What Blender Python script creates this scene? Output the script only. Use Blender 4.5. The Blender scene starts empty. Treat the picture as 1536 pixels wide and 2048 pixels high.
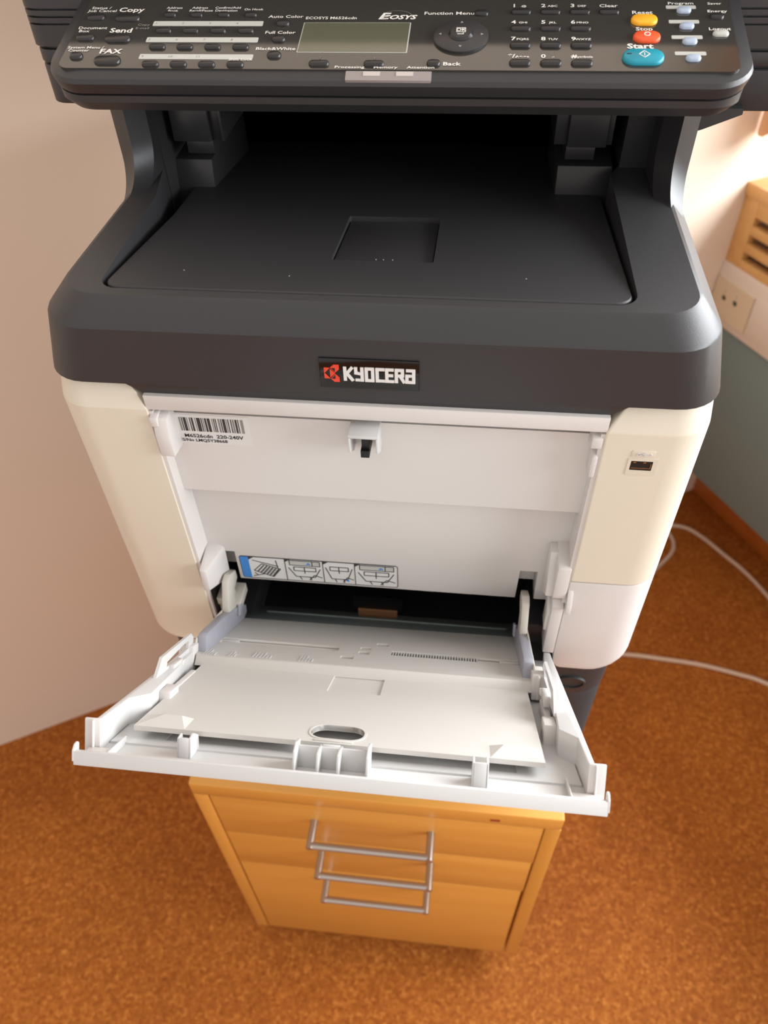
import bpy, bmesh, math, random
from mathutils import Vector, Matrix
from mathutils.geometry import tessellate_polygon
random.seed(7)
SC = bpy.context.scene
COL = SC.collection
Z0 = 0.735          # floor is at -0.735 in printer coordinates (printer front plane y=0, x centred)

# ------------------------------------------------------------------ camera
cam = bpy.data.cameras.new('camera')
cam_o = bpy.data.objects.new('camera', cam); COL.objects.link(cam_o)
cam.sensor_fit = 'HORIZONTAL'; cam.sensor_width = 36.0; cam.lens = 1519.0 / 1536.0 * 36.0
cam.clip_start = 0.01
cam.dof.use_dof = True; cam.dof.focus_distance = 0.47; cam.dof.aperture_fstop = 10.5
AX = Vector((0.9935, 0.1104, -0.0269)); AY = Vector((0.0616, -0.7216, -0.6895)); AZ = Vector((-0.0955, 0.6834, -0.7238))
AX.normalize(); AZ = (AZ - AX * AZ.dot(AX)).normalized(); AY = AZ.cross(AX)
m = Matrix.Identity(4)
for i in range(3):
    m[i][0] = AX[i]; m[i][1] = -AY[i]; m[i][2] = -AZ[i]
m[0][3], m[1][3], m[2][3] = 0.0547, -0.3465, 0.5904 + Z0
cam_o.matrix_world = m
SC.camera = cam_o

# ------------------------------------------------------------------ room frame
K = Vector((0.634, 1.052, 0.0))           # corner of the two walls
WD = Vector((-0.866, -0.5, 0.0))          # along the left wall, away from the corner
WN = Vector((0.5, -0.866, 0.0))           # along the right wall, towards the camera

def WL(a, o, z):                           # a along right wall, o out from it, z in printer coords
    p = K + WN * a + WD * o
    return Vector((p.x, p.y, z + Z0))

# ------------------------------------------------------------------ light
world = bpy.data.worlds.new('world'); SC.world = world; world.use_nodes = True
bg = world.node_tree.nodes['Background']
bg.inputs[0].default_value = (1.0, 0.945, 0.895, 1); bg.inputs[1].default_value = 1.0

def area(name, loc, direction, sx, sy, power, color):
    l = bpy.data.lights.new(name, 'AREA'); l.shape = 'RECTANGLE'; l.size = sx; l.size_y = sy
    l.energy = power; l.color = color
    o = bpy.data.objects.new(name, l); COL.objects.link(o)
    o.location = loc; o.rotation_euler = direction.to_track_quat('-Z', 'Y').to_euler()
    return o
area('window_right_offscreen', WL(1.75, -0.90, 0.88), WD * 0.81 + Vector((0, 0, -0.59)), 3.8, 1.2, 240.0, (0.93, 0.97, 1.0))   # overcast sky outside the window

SC.view_settings.view_transform = 'Standard'; SC.view_settings.look = 'None'
SC.view_settings.gamma = 1.0; SC.view_settings.use_curve_mapping = False
SC.view_settings.exposure = 0.0

# ------------------------------------------------------------------ materials
def lin(c):
    c /= 255.0
    return c / 12.92 if c <= 0.04045 else ((c + 0.055) / 1.055) ** 2.4
def S(r, g, b): return (lin(r), lin(g), lin(b), 1)
MATS = {}
def mat(name, col, rough=0.45, metal=0.0, bump=0.0, bscale=900.0, spec=0.5, trans=0.0, var=0.0):
    mt = bpy.data.materials.new(name); mt.use_nodes = True
    nt = mt.node_tree; b = nt.nodes['Principled BSDF']
    b.inputs['Base Color'].default_value = col; b.inputs['Roughness'].default_value = rough
    b.inputs['Metallic'].default_value = metal; b.inputs['Specular IOR Level'].default_value = spec
    if trans: b.inputs['Transmission Weight'].default_value = trans
    if bump or var:
        tc = nt.nodes.new('ShaderNodeTexCoord')
        n = nt.nodes.new('ShaderNodeTexNoise'); n.inputs['Scale'].default_value = bscale; n.inputs['Detail'].default_value = 3
        nt.links.new(tc.outputs['Object'], n.inputs['Vector'])
        if bump:
            bp = nt.nodes.new('ShaderNodeBump'); bp.inputs['Strength'].default_value = bump; bp.inputs['Distance'].default_value = 0.0006
            nt.links.new(n.outputs['Fac'], bp.inputs['Height']); nt.links.new(bp.outputs['Normal'], b.inputs['Normal'])
        if var:
            mx = nt.nodes.new('ShaderNodeMix'); mx.data_type = 'RGBA'
            n2 = nt.nodes.new('ShaderNodeTexNoise'); n2.inputs['Scale'].default_value = 9; n2.inputs['Detail'].default_value = 4
            nt.links.new(tc.outputs['Object'], n2.inputs['Vector'])
            nt.links.new(n2.outputs['Fac'], mx.inputs['Factor'])
            mx.inputs['A'].default_value = tuple(c * (1 - var) for c in col[:3]) + (1,)
            mx.inputs['B'].default_value = tuple(min(1, c * (1 + var)) for c in col[:3]) + (1,)
            nt.links.new(mx.outputs['Result'], b.inputs['Base Color'])
    MATS[name] = mt
    return mt

mat('dark', S(50, 49, 51), 0.42, bump=0.12, bscale=1500)
mat('dark_top', S(50, 49, 51), 0.5, bump=0.10, bscale=1500)
mat('dark_smooth', S(50, 49, 51), 0.35)
mat('base_dark', S(50, 49, 51), 0.45, bump=0.12, bscale=1500)
mat('black', S(18, 18, 20), 0.5)
mat('black_gloss', S(14, 14, 15), 0.12)
mat('white', S(214, 209, 206), 0.38, bump=0.05, bscale=1500)
mat('white_gloss', S(207, 206, 205), 0.28)
mat('beige', S(219, 210, 193), 0.42, bump=0.08, bscale=1500)
mat('tray_grey', S(206, 203, 198), 0.42, bump=0.05, bscale=1500)
mat('arm', S(200, 194, 184), 0.42)
mat('violet', S(158, 158, 168), 0.4)
mat('lift_metal', S(120, 130, 128), 0.4, metal=0.2)
mat('cork_pad', S(150, 105, 70), 0.8)
mat('faceplate', S(56, 53, 49), 0.10, spec=0.9)
mat('lcd', S(92, 92, 74), 0.12, spec=0.8)
mat('strip', S(196, 196, 190), 0.35)
mat('key', S(38, 36, 37), 0.28)
mat('dial', S(52, 50, 51), 0.4)
mat('print_white', S(236, 232, 226), 0.5)
mat('print_grey', S(150, 146, 140), 0.5)
mat('led_bar', S(150, 140, 138), 0.25)
mat('led', S(196, 186, 182), 0.25)
mat('orange', S(255, 182, 40), 0.35)
mat('red', S(244, 92, 44), 0.35)
mat('teal', S(30, 150, 172), 0.35)
mat('ice', S(176, 190, 212), 0.3)
mat('logo_red', S(224, 70, 44), 0.4)
mat('logo_white', S(226, 224, 222), 0.4)
mat('ink', S(52, 50, 50), 0.6)
mat('ink_grey', S(136, 132, 128), 0.6)
mat('ink_light', S(186, 184, 180), 0.6)
mat('label_paper', S(216, 214, 212), 0.45)
mat('label_blue', S(60, 130, 205), 0.5)
mat('metal', S(178, 168, 160), 0.32, metal=0.85)
mat('chrome', S(190, 188, 184), 0.2, metal=1.0)
mat('wall_paint', S(226, 209, 192), 0.75, bump=0.15, bscale=260)
mat('ceiling_paint', S(238, 232, 226), 0.8)
mat('grey_paint', S(124, 141, 144), 0.7, spec=0.2)
mat('duct', S(226, 214, 204), 0.45)
mat('duct_plate', S(216, 198, 172), 0.45)
mat('hole', S(18, 26, 24), 0.6)
mat('cable', S(214, 190, 172), 0.5)
mat('curtain', S(236, 190, 148), 0.9)
mat('rubber', S(30, 29, 29), 0.7)
def thin_glass():
    mt = bpy.data.materials.new('glass'); mt.use_nodes = True; nt = mt.node_tree; nt.nodes.clear()
    o = nt.nodes.new('ShaderNodeOutputMaterial'); mx = nt.nodes.new('ShaderNodeMixShader'); mx.inputs[0].default_value = 0.06
    t = nt.nodes.new('ShaderNodeBsdfTransparent'); g = nt.nodes.new('ShaderNodeBsdfGlossy'); g.inputs['Roughness'].default_value = 0.02
    nt.links.new(t.outputs[0], mx.inputs[1]); nt.links.new(g.outputs[0], mx.inputs[2]); nt.links.new(mx.outputs[0], o.inputs[0])
    MATS['glass'] = mt
thin_glass()
mat('frame_white', S(236, 232, 226), 0.4)
mat('stain', S(150, 52, 20), 0.7)
mat('dust', S(190, 188, 186), 0.8)

def cork():
    mt = bpy.data.materials.new('cork'); mt.use_nodes = True; nt = mt.node_tree; b = nt.nodes['Principled BSDF']
    tc = nt.nodes.new('ShaderNodeTexCoord')
    def noise(sc, det, rough=0.6):
        n = nt.nodes.new('ShaderNodeTexNoise'); n.inputs['Scale'].default_value = sc; n.inputs['Detail'].default_value = det
        n.inputs['Roughness'].default_value = rough
        nt.links.new(tc.outputs['Object'], n.inputs['Vector']); return n
    v = nt.nodes.new('ShaderNodeTexVoronoi'); v.inputs['Scale'].default_value = 205; nt.links.new(tc.outputs['Object'], v.inputs['Vector'])
    n1 = noise(125, 5, 0.7); n2 = noise(4, 3)
    sep = nt.nodes.new('ShaderNodeSeparateColor'); nt.links.new(v.outputs['Color'], sep.inputs['Color'])
    r = nt.nodes.new('ShaderNodeValToRGB')
    e = r.color_ramp.elements
    e[0].position = 0.0; e[0].color = S(122, 58, 14); e[1].position = 1.0; e[1].color = S(226, 160, 90)
    for p, c in ((0.28, S(152, 84, 26)), (0.60, S(174, 103, 38)), (0.82, S(200, 128, 58))):
        x = e.new(p); x.color = c
    mth = nt.nodes.new('ShaderNodeMath'); mth.operation = 'MULTIPLY_ADD'
    nt.links.new(sep.outputs['Red'], mth.inputs[0]); mth.inputs[1].default_value = 0.42
    a2 = nt.nodes.new('ShaderNodeMath'); a2.operation = 'MULTIPLY_ADD'; a2.inputs[1].default_value = 1.15; a2.inputs[2].default_value = -0.28
    nt.links.new(n1.outputs['Fac'], a2.inputs[0]); nt.links.new(a2.outputs[0], mth.inputs[2])
    nt.links.new(mth.outputs[0], r.inputs['Fac'])
    mx = nt.nodes.new('ShaderNodeMix'); mx.data_type = 'RGBA'; mx.blend_type = 'MULTIPLY'
    cr = nt.nodes.new('ShaderNodeValToRGB'); cr.color_ramp.elements[0].color = (0.84, 0.80, 0.76, 1); cr.color_ramp.elements[1].color = (1, 1, 1, 1)
    cr.color_ramp.elements[0].position = 0.35; cr.color_ramp.elements[1].position = 0.65
    nt.links.new(n2.outputs['Fac'], cr.inputs['Fac']); mx.inputs['Factor'].default_value = 1
    nt.links.new(r.outputs['Color'], mx.inputs['A']); nt.links.new(cr.outputs['Color'], mx.inputs['B'])
    nt.links.new(mx.outputs['Result'], b.inputs['Base Color'])
    b.inputs['Roughness'].default_value = 0.65; b.inputs['Specular IOR Level'].default_value = 0.2
    MATS['cork'] = mt
cork()

def wood(name, c1, c2, axis, rough=0.35):
    mt = bpy.data.materials.new(name); mt.use_nodes = True; nt = mt.node_tree; b = nt.nodes['Principled BSDF']
    tc = nt.nodes.new('ShaderNodeTexCoord'); mp = nt.nodes.new('ShaderNodeMapping')
    sc = [60, 60, 60]; sc[axis] = 3.0
    mp.inputs['Scale'].default_value = sc
    nt.links.new(tc.outputs['Object'], mp.inputs['Vector'])
    n = nt.nodes.new('ShaderNodeTexNoise'); n.inputs['Scale'].default_value = 0.6; n.inputs['Detail'].default_value = 6; n.inputs['Roughness'].default_value = 0.6
    nt.links.new(mp.outputs['Vector'], n.inputs['Vector'])
    r = nt.nodes.new('ShaderNodeValToRGB'); r.color_ramp.elements[0].color = c1; r.color_ramp.elements[1].color = c2
    r.color_ramp.elements[0].position = 0.3; r.color_ramp.elements[1].position = 0.72
    nt.links.new(n.outputs['Fac'], r.inputs['Fac']); nt.links.new(r.outputs['Color'], b.inputs['Base Color'])
    b.inputs['Roughness'].default_value = rough
    MATS[name] = mt
wood('beech', S(206, 142, 62), S(218, 155, 74), 0)
wood('beech_v', S(206, 142, 62), S(218, 155, 74), 2)
wood('beech_pale', S(208, 158, 98), S(222, 176, 114), 0)
wood('skirting', S(170, 96, 38), S(190, 112, 52), 0)

# ------------------------------------------------------------------ mesh builder
def ident(p): return Vector((p[0], p[1], p[2] + Z0))
TH = math.radians(40.4); UC, US = math.cos(TH), math.sin(TH)
def TR(p):                                  # tray frame (x, u outward, v up) -> world
    x, u, v = p
    return Vector((x, -UC * u + US * v, 0.055 + US * u + UC * v + Z0))
PT = math.radians(15.0); PC, PS = math.cos(PT), math.sin(PT)
def PN(p):                                  # control panel frame (x, u back, h up) -> world
    x, u, h = p
    return Vector((x, 0.112 + PC * u - PS * h, 0.455 + PS * u + PC * h + Z0))
def WR(p):                                  # right wall frame (a, o, z)
    return WL(*p)

class MB:
    def __init__(s): s.v = []; s.f = []
    def add(s, vs, fs):
        n = len(s.v); s.v += [tuple(q) for q in vs]; s.f += [tuple(i + n for i in f) for f in fs]; return s
    def box(s, x0, x1, y0, y1, z0, z1):
        return s.add([(x0, y0, z0), (x1, y0, z0), (x1, y1, z0), (x0, y1, z0), (x0, y0, z1), (x1, y0, z1), (x1, y1, z1), (x0, y1, z1)],
                     [(0, 3, 2, 1), (4, 5, 6, 7), (0, 1, 5, 4), (1, 2, 6, 5), (2, 3, 7, 6), (3, 0, 4, 7)])
    def loft(s, rings, cap0=True, cap1=True):
        n = len(rings[0]); vs = [p for r in rings for p in r]; fs = []
        for k in range(len(rings) - 1):
            for i in range(n):
                j = (i + 1) % n
                fs.append((k * n + i, k * n + j, (k + 1) * n + j, (k + 1) * n + i))
        if cap0: fs.append(tuple(reversed(range(n))))
        if cap1: fs.append(tuple(range((len(rings) - 1) * n, len(rings) * n)))
        return s.add(vs, fs)
    def prism(s, poly, ax, a, b):            # poly in the two other axes (cyclic order), extruded on axis ax
        def mk(p, t):
            return {0: (t, p[0], p[1]), 1: (p[0], t, p[1]), 2: (p[0], p[1], t)}[ax]
        return s.loft([[mk(p, a) for p in poly], [mk(p, b) for p in poly]])
    def holed(s, outer, holes, z0, z1, ax=2):  # plate with holes
        z0f = z0 if callable(z0) else (lambda p: z0); z1f = z1 if callable(z1) else (lambda p: z1)
        def mk(p, t):
            return {0: (t, p[0], p[1]), 1: (p[0], t, p[1]), 2: (p[0], p[1], t)}[ax]
        if not holes:
            return s.loft([[mk(p, z0f(p)) for p in outer], [mk(p, z1f(p)) for p in outer]])
        loops = [outer] + holes; flat = [p for l in loops for p in l]; n = len(flat)
        tris = tessellate_polygon([[Vector((p[0], p[1], 0)) for p in l] for l in loops])
        vs = [mk(p, z1f(p)) for p in flat] + [mk(p, z0f(p)) for p in flat]
        fs = [tuple(t) for t in tris] + [tuple(i + n for i in reversed(t)) for t in tris]
        k = 0
        for l in loops:
            for i in range(len(l)):
                j = (i + 1) % len(l); fs.append((k + i, k + j, k + j + n, k + i + n))
            k += len(l)
        return s.add(vs, fs)
    def tube(s, pts, r, n=10, caps=True):
        pts = [Vector(p) for p in pts]; rings = []
        up = Vector((0, 0, 1))
        for i, p in enumerate(pts):
            d = (pts[min(i + 1, len(pts) - 1)] - pts[max(i - 1, 0)]).normalized()
            a = d.cross(up)
            if a.length < 1e-4: a = d.cross(Vector((0, 1, 0)))
            a.normalize(); b = d.cross(a)
            rr = r[i] if isinstance(r, (list, tuple)) else r
            rings.append([tuple(p + a * (math.cos(t) * rr) + b * (math.sin(t) * rr)) for t in [2 * math.pi * k / n for k in range(n)]])
        return s.loft(rings, caps, caps)
    def mesh(s, name, xf=ident, org=Vector((0, 0, 0)), bevel=0.0, seg=2, smooth=35):
        bm = bmesh.new()
        vv = [bm.verts.new(xf(p) - org) for p in s.v]
        for f in s.f:
            try: bm.faces.new([vv[i] for i in f])
            except ValueError: pass
        bmesh.ops.remove_doubles(bm, verts=bm.verts, dist=1e-6)
        bmesh.ops.recalc_face_normals(bm, faces=bm.faces)
        if bevel:
            es = [e for e in bm.edges if len(e.link_faces) == 2 and e.calc_face_angle(0) > math.radians(min(32, smooth or 32))]
            if es: bmesh.ops.bevel(bm, geom=es, offset=bevel, segments=seg, profile=0.5, affect='EDGES', clamp_overlap=True)
        me = bpy.data.meshes.new(name); bm.to_mesh(me); bm.free()
        if smooth:
            me.polygons.foreach_set('use_smooth', [True] * len(me.polygons))
            me.set_sharp_from_angle(angle=math.radians(smooth))
        return me

def wloc(o):
    p = Vector((0, 0, 0))
    while o is not None:
        p = p + o.location; o = o.parent
    return p
def link(name, me, matn, parent=None):
    if matn and not me.materials: me.materials.append(MATS[matn])
    o = bpy.data.objects.new(name, me); COL.objects.link(o)
    if parent is not None: o.parent = parent
    return o
def part(name, mb, matn, parent, xf=ident, bevel=0.0, seg=2, smooth=35, label=None):
    o = link(name, mb.mesh(name, xf, wloc(parent) if parent is not None else Vector((0, 0, 0)), bevel, seg, smooth), matn, parent)
    if label: o['label'] = label
    return o
def tag(o, label, cat, group=None):
    o['label'] = label; o['category'] = cat
    if group: o['group'] = group
    return o
def thing(name, label, cat, loc, group=None):
    o = bpy.data.objects.new(name, None); COL.objects.link(o); o.location = loc; o.empty_display_size = 0.05
    return tag(o, label, cat, group)
def struct(name, mb, matn, xf=ident, bevel=0.0, label=None):
    o = part(name, mb, matn, None, xf, bevel); o['kind'] = 'structure'
    if label: o['label'] = label
    return o
def rrect(x0, x1, y0, y1, r, n=6, corners=(1, 1, 1, 1)):   # ccw from lower-left
    out = []
    for k, (cx, cy, a0) in enumerate(((x0, y0, 180), (x1, y0, 270), (x1, y1, 0), (x0, y1, 90))):
        if corners[k]:
            px = cx + r if k in (0, 3) else cx - r; py = cy + r if k in (0, 1) else cy - r
            for i in range(n + 1):
                a = math.radians(a0 + 90 * i / n); out.append((px + r * math.cos(a), py + r * math.sin(a)))
        else: out.append((cx, cy))
    return out

# flat lettering: queued, converted to meshes in one pass
TEXTS = []
def text(body, size, parent, xf3, x, u, matn='print_white', align='CENTER', bold=0.0, sx=1.0, shear=0.0, name='lettering'):
    TEXTS.append((body, size, parent, xf3, x, u, matn, align, bold, sx, shear, name))
def flush_text():
    tmp = []
    for t in TEXTS:
        c = bpy.data.curves.new('t', 'FONT'); c.body = t[0]; c.size = t[1]; c.align_x = t[7]; c.align_y = 'CENTER'
        c.resolution_u = 2; c.offset = t[8]; c.shear = t[10]
        o = bpy.data.objects.new('t', c); COL.objects.link(o); tmp.append(o)
    bpy.context.view_layer.update(); dg = bpy.context.evaluated_depsgraph_get()
    for t, o in zip(TEXTS, tmp):
        me = bpy.data.meshes.new_from_object(o.evaluated_get(dg)); me.name = t[11]
        org = wloc(t[2])
        for v in me.vertices: v.co = t[3]((t[4] + v.co.x * t[9], t[5] + v.co.y)) - org
        me.materials.clear(); link(t[11], me, t[6], t[2])
    for o in tmp:
        c = o.data; bpy.data.objects.remove(o); bpy.data.curves.remove(c)

# ================================================================== ROOM
FP = [K - WD * 0.05 - WN * 0.05, K + WD * 3.6 - WN * 0.05, K + WD * 3.6 + WN * 4.2, K - WD * 0.05 + WN * 4.2]
struct('floor', MB().prism([(p.x, p.y) for p in FP], 2, -Z0 - 0.05, -Z0), 'cork', label='speckled orange-brown cork floor')
def WLL(p):                                  # left wall frame: d along left wall, t behind it, z
    q = K + WD * p[0] - WN * p[1]; return Vector((q.x, q.y, p[2] + Z0))
struct('wall_left', MB().box(-0.12, 3.6, 0, 0.1, -Z0, 1.75), 'wall_paint', WLL, label='plain cream plaster wall behind the printer')
WIN = [(0.05, 0.045), (3.60, 0.045), (3.60, 1.36), (0.05, 1.36)]
struct('wall_right', MB().holed([(0, -Z0), (4.2, -Z0), (4.2, 1.75), (0, 1.75)], [WIN], -0.12, 0.0, ax=1),
       'wall_paint', lambda p: WL(p[0], p[1], p[2]), label='cream window wall beside the printer')
w1 = struct('window_1', MB().holed(WIN, [[(a, 0.085), (a + 1.12, 0.085), (a + 1.12, 1.32), (a, 1.32)] for a in (0.09, 1.26, 2.43)], -0.09, -0.04, ax=1),
            'frame_white', lambda p: WL(p[0], p[1], p[2]))
for a in (0.09, 1.26, 2.43):
    part('pane', MB().box(a, a + 1.12, -0.066, -0.062, 0.085, 1.32), 'glass', w1, WR)
bb = struct('baseboard_right', MB().box(0.0, 3.4, 0.0, 0.014, -Z0, -Z0 + 0.045), 'skirting', WR, 0.001, label='narrow wooden skirting strip along the window wall')

# window-side cladding: wooden louvred cover, white cable duct, grey panel
OC = 0.151
rc = thing('radiator_cover', 'honey-coloured wooden radiator cover with louvre slots on white duct', 'radiator cover', WL(1.3, OC / 2, -0.098))
LEN = 2.7
part('top_board', MB().box(0, LEN, 0.0, OC + 0.004, 0.0205, 0.042), 'beech_pale', rc, WR, 0.0015)
part('stile', MB().box(0.0, 0.034, OC - 0.02, OC, -0.098, 0.0205), 'beech_pale', rc, WR, 0.001)
part('stile', MB().box(LEN - 0.034, LEN, OC - 0.02, OC, -0.098, 0.0205), 'beech_pale', rc, WR, 0.001)
part('back_board', MB().box(0.0, LEN, 0.02, 0.03, -0.098, 0.0205), 'beech_pale', rc, WR)
for z0, z1 in ((-0.098, -0.083), (-0.0685, -0.053), (-0.0375, -0.022), (-0.0072, 0.0205)):
    part('slat', MB().box(0.034, LEN - 0.034, OC - 0.018, OC, z0, z1), 'beech_pale', rc, WR, 0.001)
cd = thing('cable_duct', 'long white wall duct with two-hole outlet under wooden cover', 'cable duct', WL(1.3, OC / 2, -0.213))
part('duct_body', MB().box(0.0, LEN, 0.02, OC + 0.003, -0.213, -0.0982), 'duct', cd, WR, 0.003)
def circ(a, z, r): return [(a + r * math.cos(k * math.pi / 8), z + r * math.sin(k * math.pi / 8)) for k in range(16)]
HOLES = ((0.0296, -0.158), (0.0571, -0.1556))
pl = part('outlet_plate', MB().holed([(0.003, -0.196), (0.0945, -0.196), (0.0945, -0.126), (0.003, -0.126)], [circ(a, z, 0.0054) for a, z in HOLES], OC + 0.003, OC + 0.0065, ax=1), 'duct_plate', cd, WR)
part('cover_strip', MB().box(0.0965, LEN, OC + 0.003, OC + 0.0050, -0.196, -0.122), 'duct', cd, WR, 0.001)
for a, z in HOLES:
    part('socket', MB().prism(circ(a, z, 0.0053), 1, OC + 0.0028, OC + 0.0040), 'hole', pl, WR)
    part('outlet_mark', MB().box(a - 0.0004, a + 0.0004, OC + 0.0060, OC + 0.0068, z + 0.008, z + 0.016), 'ink_grey', pl, WR)
gp = part('cladding_panel', MB().box(0.0, LEN, OC - 0.02, OC - 0.004, -0.549, -0.2131), 'grey_paint', None, WR, 0.001)
tag(gp, 'grey-green cladding panel hanging below the white cable duct', 'panel')

# curtain end beside the window
cm = MB(); n = 24; top = []; bot = []
for k in range(n + 1):
    a = 0.004 + 0.10 * k / n; o = 0.168 + 0.012 * math.sin(k * 0.9)
    top.append((a, o, 1.45)); bot.append((a, o, 0.124 + 0.004 * math.sin(k * 1.7)))
vs = []; fs = []
for (p, q) in zip(top, bot):
    vs += [p, q, (p[0] + 0.001, p[1] + 0.002, p[2]), (q[0] + 0.001, q[1] + 0.002, q[2])]
for k in range(n):
    b0, b1 = 4 * k, 4 * k + 4
    fs += [(b0, b0 + 1, b1 + 1, b1), (b0 + 2, b1 + 2, b1 + 3, b0 + 3), (b0 + 1, b0 + 3, b1 + 3, b1 + 1), (b0, b1, b1 + 2, b0 + 2)]
fs += [(0, 2, 3, 1), (4 * n, 4 * n + 1, 4 * n + 3, 4 * n + 2)]
cu = part('curtain', cm.add(vs, fs), 'curtain', None, WR)
tag(cu, 'peach curtain hanging in the corner above wooden radiator cover', 'curtain')

# cables on the floor
def spline(pts, n=10):
    pts = [Vector(p) for p in pts]; P = [pts[0]] + pts + [pts[-1]]; out = []
    for i in range(1, len(P) - 2):
        for k in range(n):
            t = k / n; a, b, c, d = P[i - 1], P[i], P[i + 1], P[i + 2]
            out.append(0.5 * ((2 * b) + (c - a) * t + (2 * a - 5 * b + 4 * c - d) * t * t + (3 * b - a - 3 * c + d) * t ** 3))
    return out + [pts[-1]]
zc = -Z0 + 0.0042
c1 = MB().tube(spline([(0.18, 0.50, zc), (0.30, 0.60, zc), (0.43, 0.70, zc), (0.511, 0.792, zc), (0.542, 0.832, zc), (0.5495, 0.863, zc), (0.545, 0.885, zc),
                       (0.538, 0.905, zc), (0.556, 0.9145, zc), (0.589, 0.908, zc), (0.623, 0.877, zc), (0.658, 0.832, zc), (0.692, 0.787, zc), (0.727, 0.720, zc), (0.80, 0.55, zc), (0.95, 0.30, zc)]), 0.0042)
tag(part('power_cable', c1, 'cable', None), 'white cable looping over cork floor near the wooden skirting strip', 'cable')
c2 = MB().tube(spline([(0.16, 0.52, zc), (0.28, 0.545, zc), (0.4145, 0.5476, zc), (0.478, 0.544, zc), (0.5545, 0.537, zc), (0.628, 0.521, zc), (0.677, 0.5046, zc), (0.85, 0.42, zc), (1.0, 0.30, zc)]), 0.0042)
tag(part('power_cable', c2, 'cable', None), 'white cable running straight from printer base across cork floor', 'cable')

# ================================================================== DRAWER CABINET
CB = thing('drawer_cabinet', 'beech rolling pedestal with three drawers carrying the printer', 'cabinet', Vector((-0.014, 0.25, 0)))
cx0, cx1, cy0, cy1, cz0, cz1 = -0.2095, 0.1815, -0.030, 0.52, -0.680, -0.179
part('top_panel', MB().box(cx0, cx1, cy0, cy1, cz1 - 0.026, cz1), 'beech', CB, bevel=0.0025)
part('side_panel', MB().box(cx0, cx0 + 0.0165, cy0 + 0.0005, cy1, cz0, cz1 - 0.0262), 'beech_v', CB, bevel=0.0012)
part('side_panel', MB().box(cx1 - 0.0165, cx1, cy0 + 0.0005, cy1, cz0, cz1 - 0.0262), 'beech_v', CB, bevel=0.0012)
part('bottom_panel', MB().box(cx0 + 0.0165, cx1 - 0.0165, cy0 + 0.022, cy1, cz0, cz0 + 0.016), 'beech', CB)
part('back_panel', MB().box(cx0 + 0.0165, cx1 - 0.0165, cy1 - 0.01, cy1, cz0, cz1 - 0.0262), 'beech', CB)
part('inner_shadow_board', MB().box(cx0 + 0.0165, cx1 - 0.0165, cy0 + 0.03, cy0 + 0.036, cz0 + 0.016, cz1 - 0.0262), 'beech', CB)  # single board added behind all drawer fronts as a shadow backing
for (z0, z1, hz, x1, gl, gr) in ((-0.3058, -0.2068, -0.247, 0.0480, 0.0018, 0.0012), (-0.4028, -0.3062, -0.341, 0.0486, 0.0022, 0.0024), (-0.6780, -0.4032, -0.428, 0.0466, 0.0028, 0.0042)):
    d = part('drawer_front', MB().box(cx0 + 0.0165 + gl, cx1 - 0.0165 - gr, cy0 + 0.001, cy0 + 0.019, z0, z1), 'beech', CB, bevel=0.0004)
    x0 = -0.0806; yb = -0.0555; r = 0.0042
    hb = MB().tube([(x0, yb, hz), (x1, yb, hz)], r, 12)
    for x in (x0, x1):
        hb.tube([(x, yb - r * 0.9, hz), (x, cy0 + 0.003, hz)], r, 12)
    part('handle', hb, 'metal', d)
part('edge_stain', MB().box(0.108, 0.118, cy0 - 0.0002, cy0 + 0.001, cz1 - 0.018, cz1 - 0.013), 'stain', CB, label='small red-brown stain on the top edge')
for x in (cx0 + 0.05, cx1 - 0.05):
    for y in (0.05, 0.45):
        cst = MB().box(x - 0.016, x + 0.016, y - 0.016, y + 0.016, cz0 - 0.008, cz0)
        cst.loft([[(xx, y + 0.012 + 0.0235 * math.cos(t), -Z0 + 0.0238 + 0.0235 * math.sin(t)) for t in [k * math.pi / 8 for k in range(16)]] for xx in (x - 0.011, x + 0.011)])
        part('castor', cst, 'rubber', CB)

# ================================================================== PRINTER
PR = thing('multifunction_printer', 'dark grey and white office printer with its front paper tray folded open', 'printer', Vector((0, 0.25, -0.179 + Z0)))

def ring(w, f, b, r, z, n=8, xc=0.0):
    out = [(xc - w, b, z)]
    for i in range(n + 1):
        a = math.radians(180 + 90 * i / n); out.append((xc - w + r + r * math.cos(a), f + r + r * math.sin(a), z))
    for i in range(n + 1):
        a = math.radians(270 + 90 * i / n); out.append((xc + w - r + r * math.cos(a), f + r + r * math.sin(a), z))
    out.append((xc + w, b, z))
    return out
# feeder and base
part('paper_feeder', MB().loft([ring(0.186, 0.010, 0.50, 0.03, -0.179), ring(0.191, 0.006, 0.50, 0.03, -0.172), ring(0.1915, 0.005, 0.50, 0.03, 0.004), ring(0.1905, 0.006, 0.50, 0.03, 0.0062)]), 'base_dark', PR)
base = part('base_shell', MB().loft([ring(0.1905, 0.006, 0.50, 0.03, 0.0064), ring(0.192, 0.0045, 0.50, 0.03, 0.0085), ring(0.1922, 0.0043, 0.50, 0.03, 0.0200)]), 'base_dark', PR)
sw = [(0.158 + 0.0125 * math.cos(t), 0.026 + 0.0085 * math.sin(t)) for t in [k * math.pi / 14 for k in range(28)]]
for sgn in (-1, 1):
    part('base_shoulder', MB().loft([[(sgn * x, y, z) for x, y in [(0.118, 0.49), (0.118, 0.0043)] + [(w - 0.03 + 0.03 * math.cos(a), 0.0343 + 0.03 * math.sin(a)) for a in [math.radians(270 + 90 * i / 8) for i in range(9)]] + [(w, 0.49)]] for z, w in ((0.0200, 0.1922), (0.0535, 0.193))]), 'base_dark', base)
part('power_switch_rim', MB().holed(sw, [[(0.158 + (x - 0.158) * 0.84, 0.026 + (z - 0.026) * 0.84) for x, z in sw]], 0.0022, 0.006, ax=1), 'base_dark', base)
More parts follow.
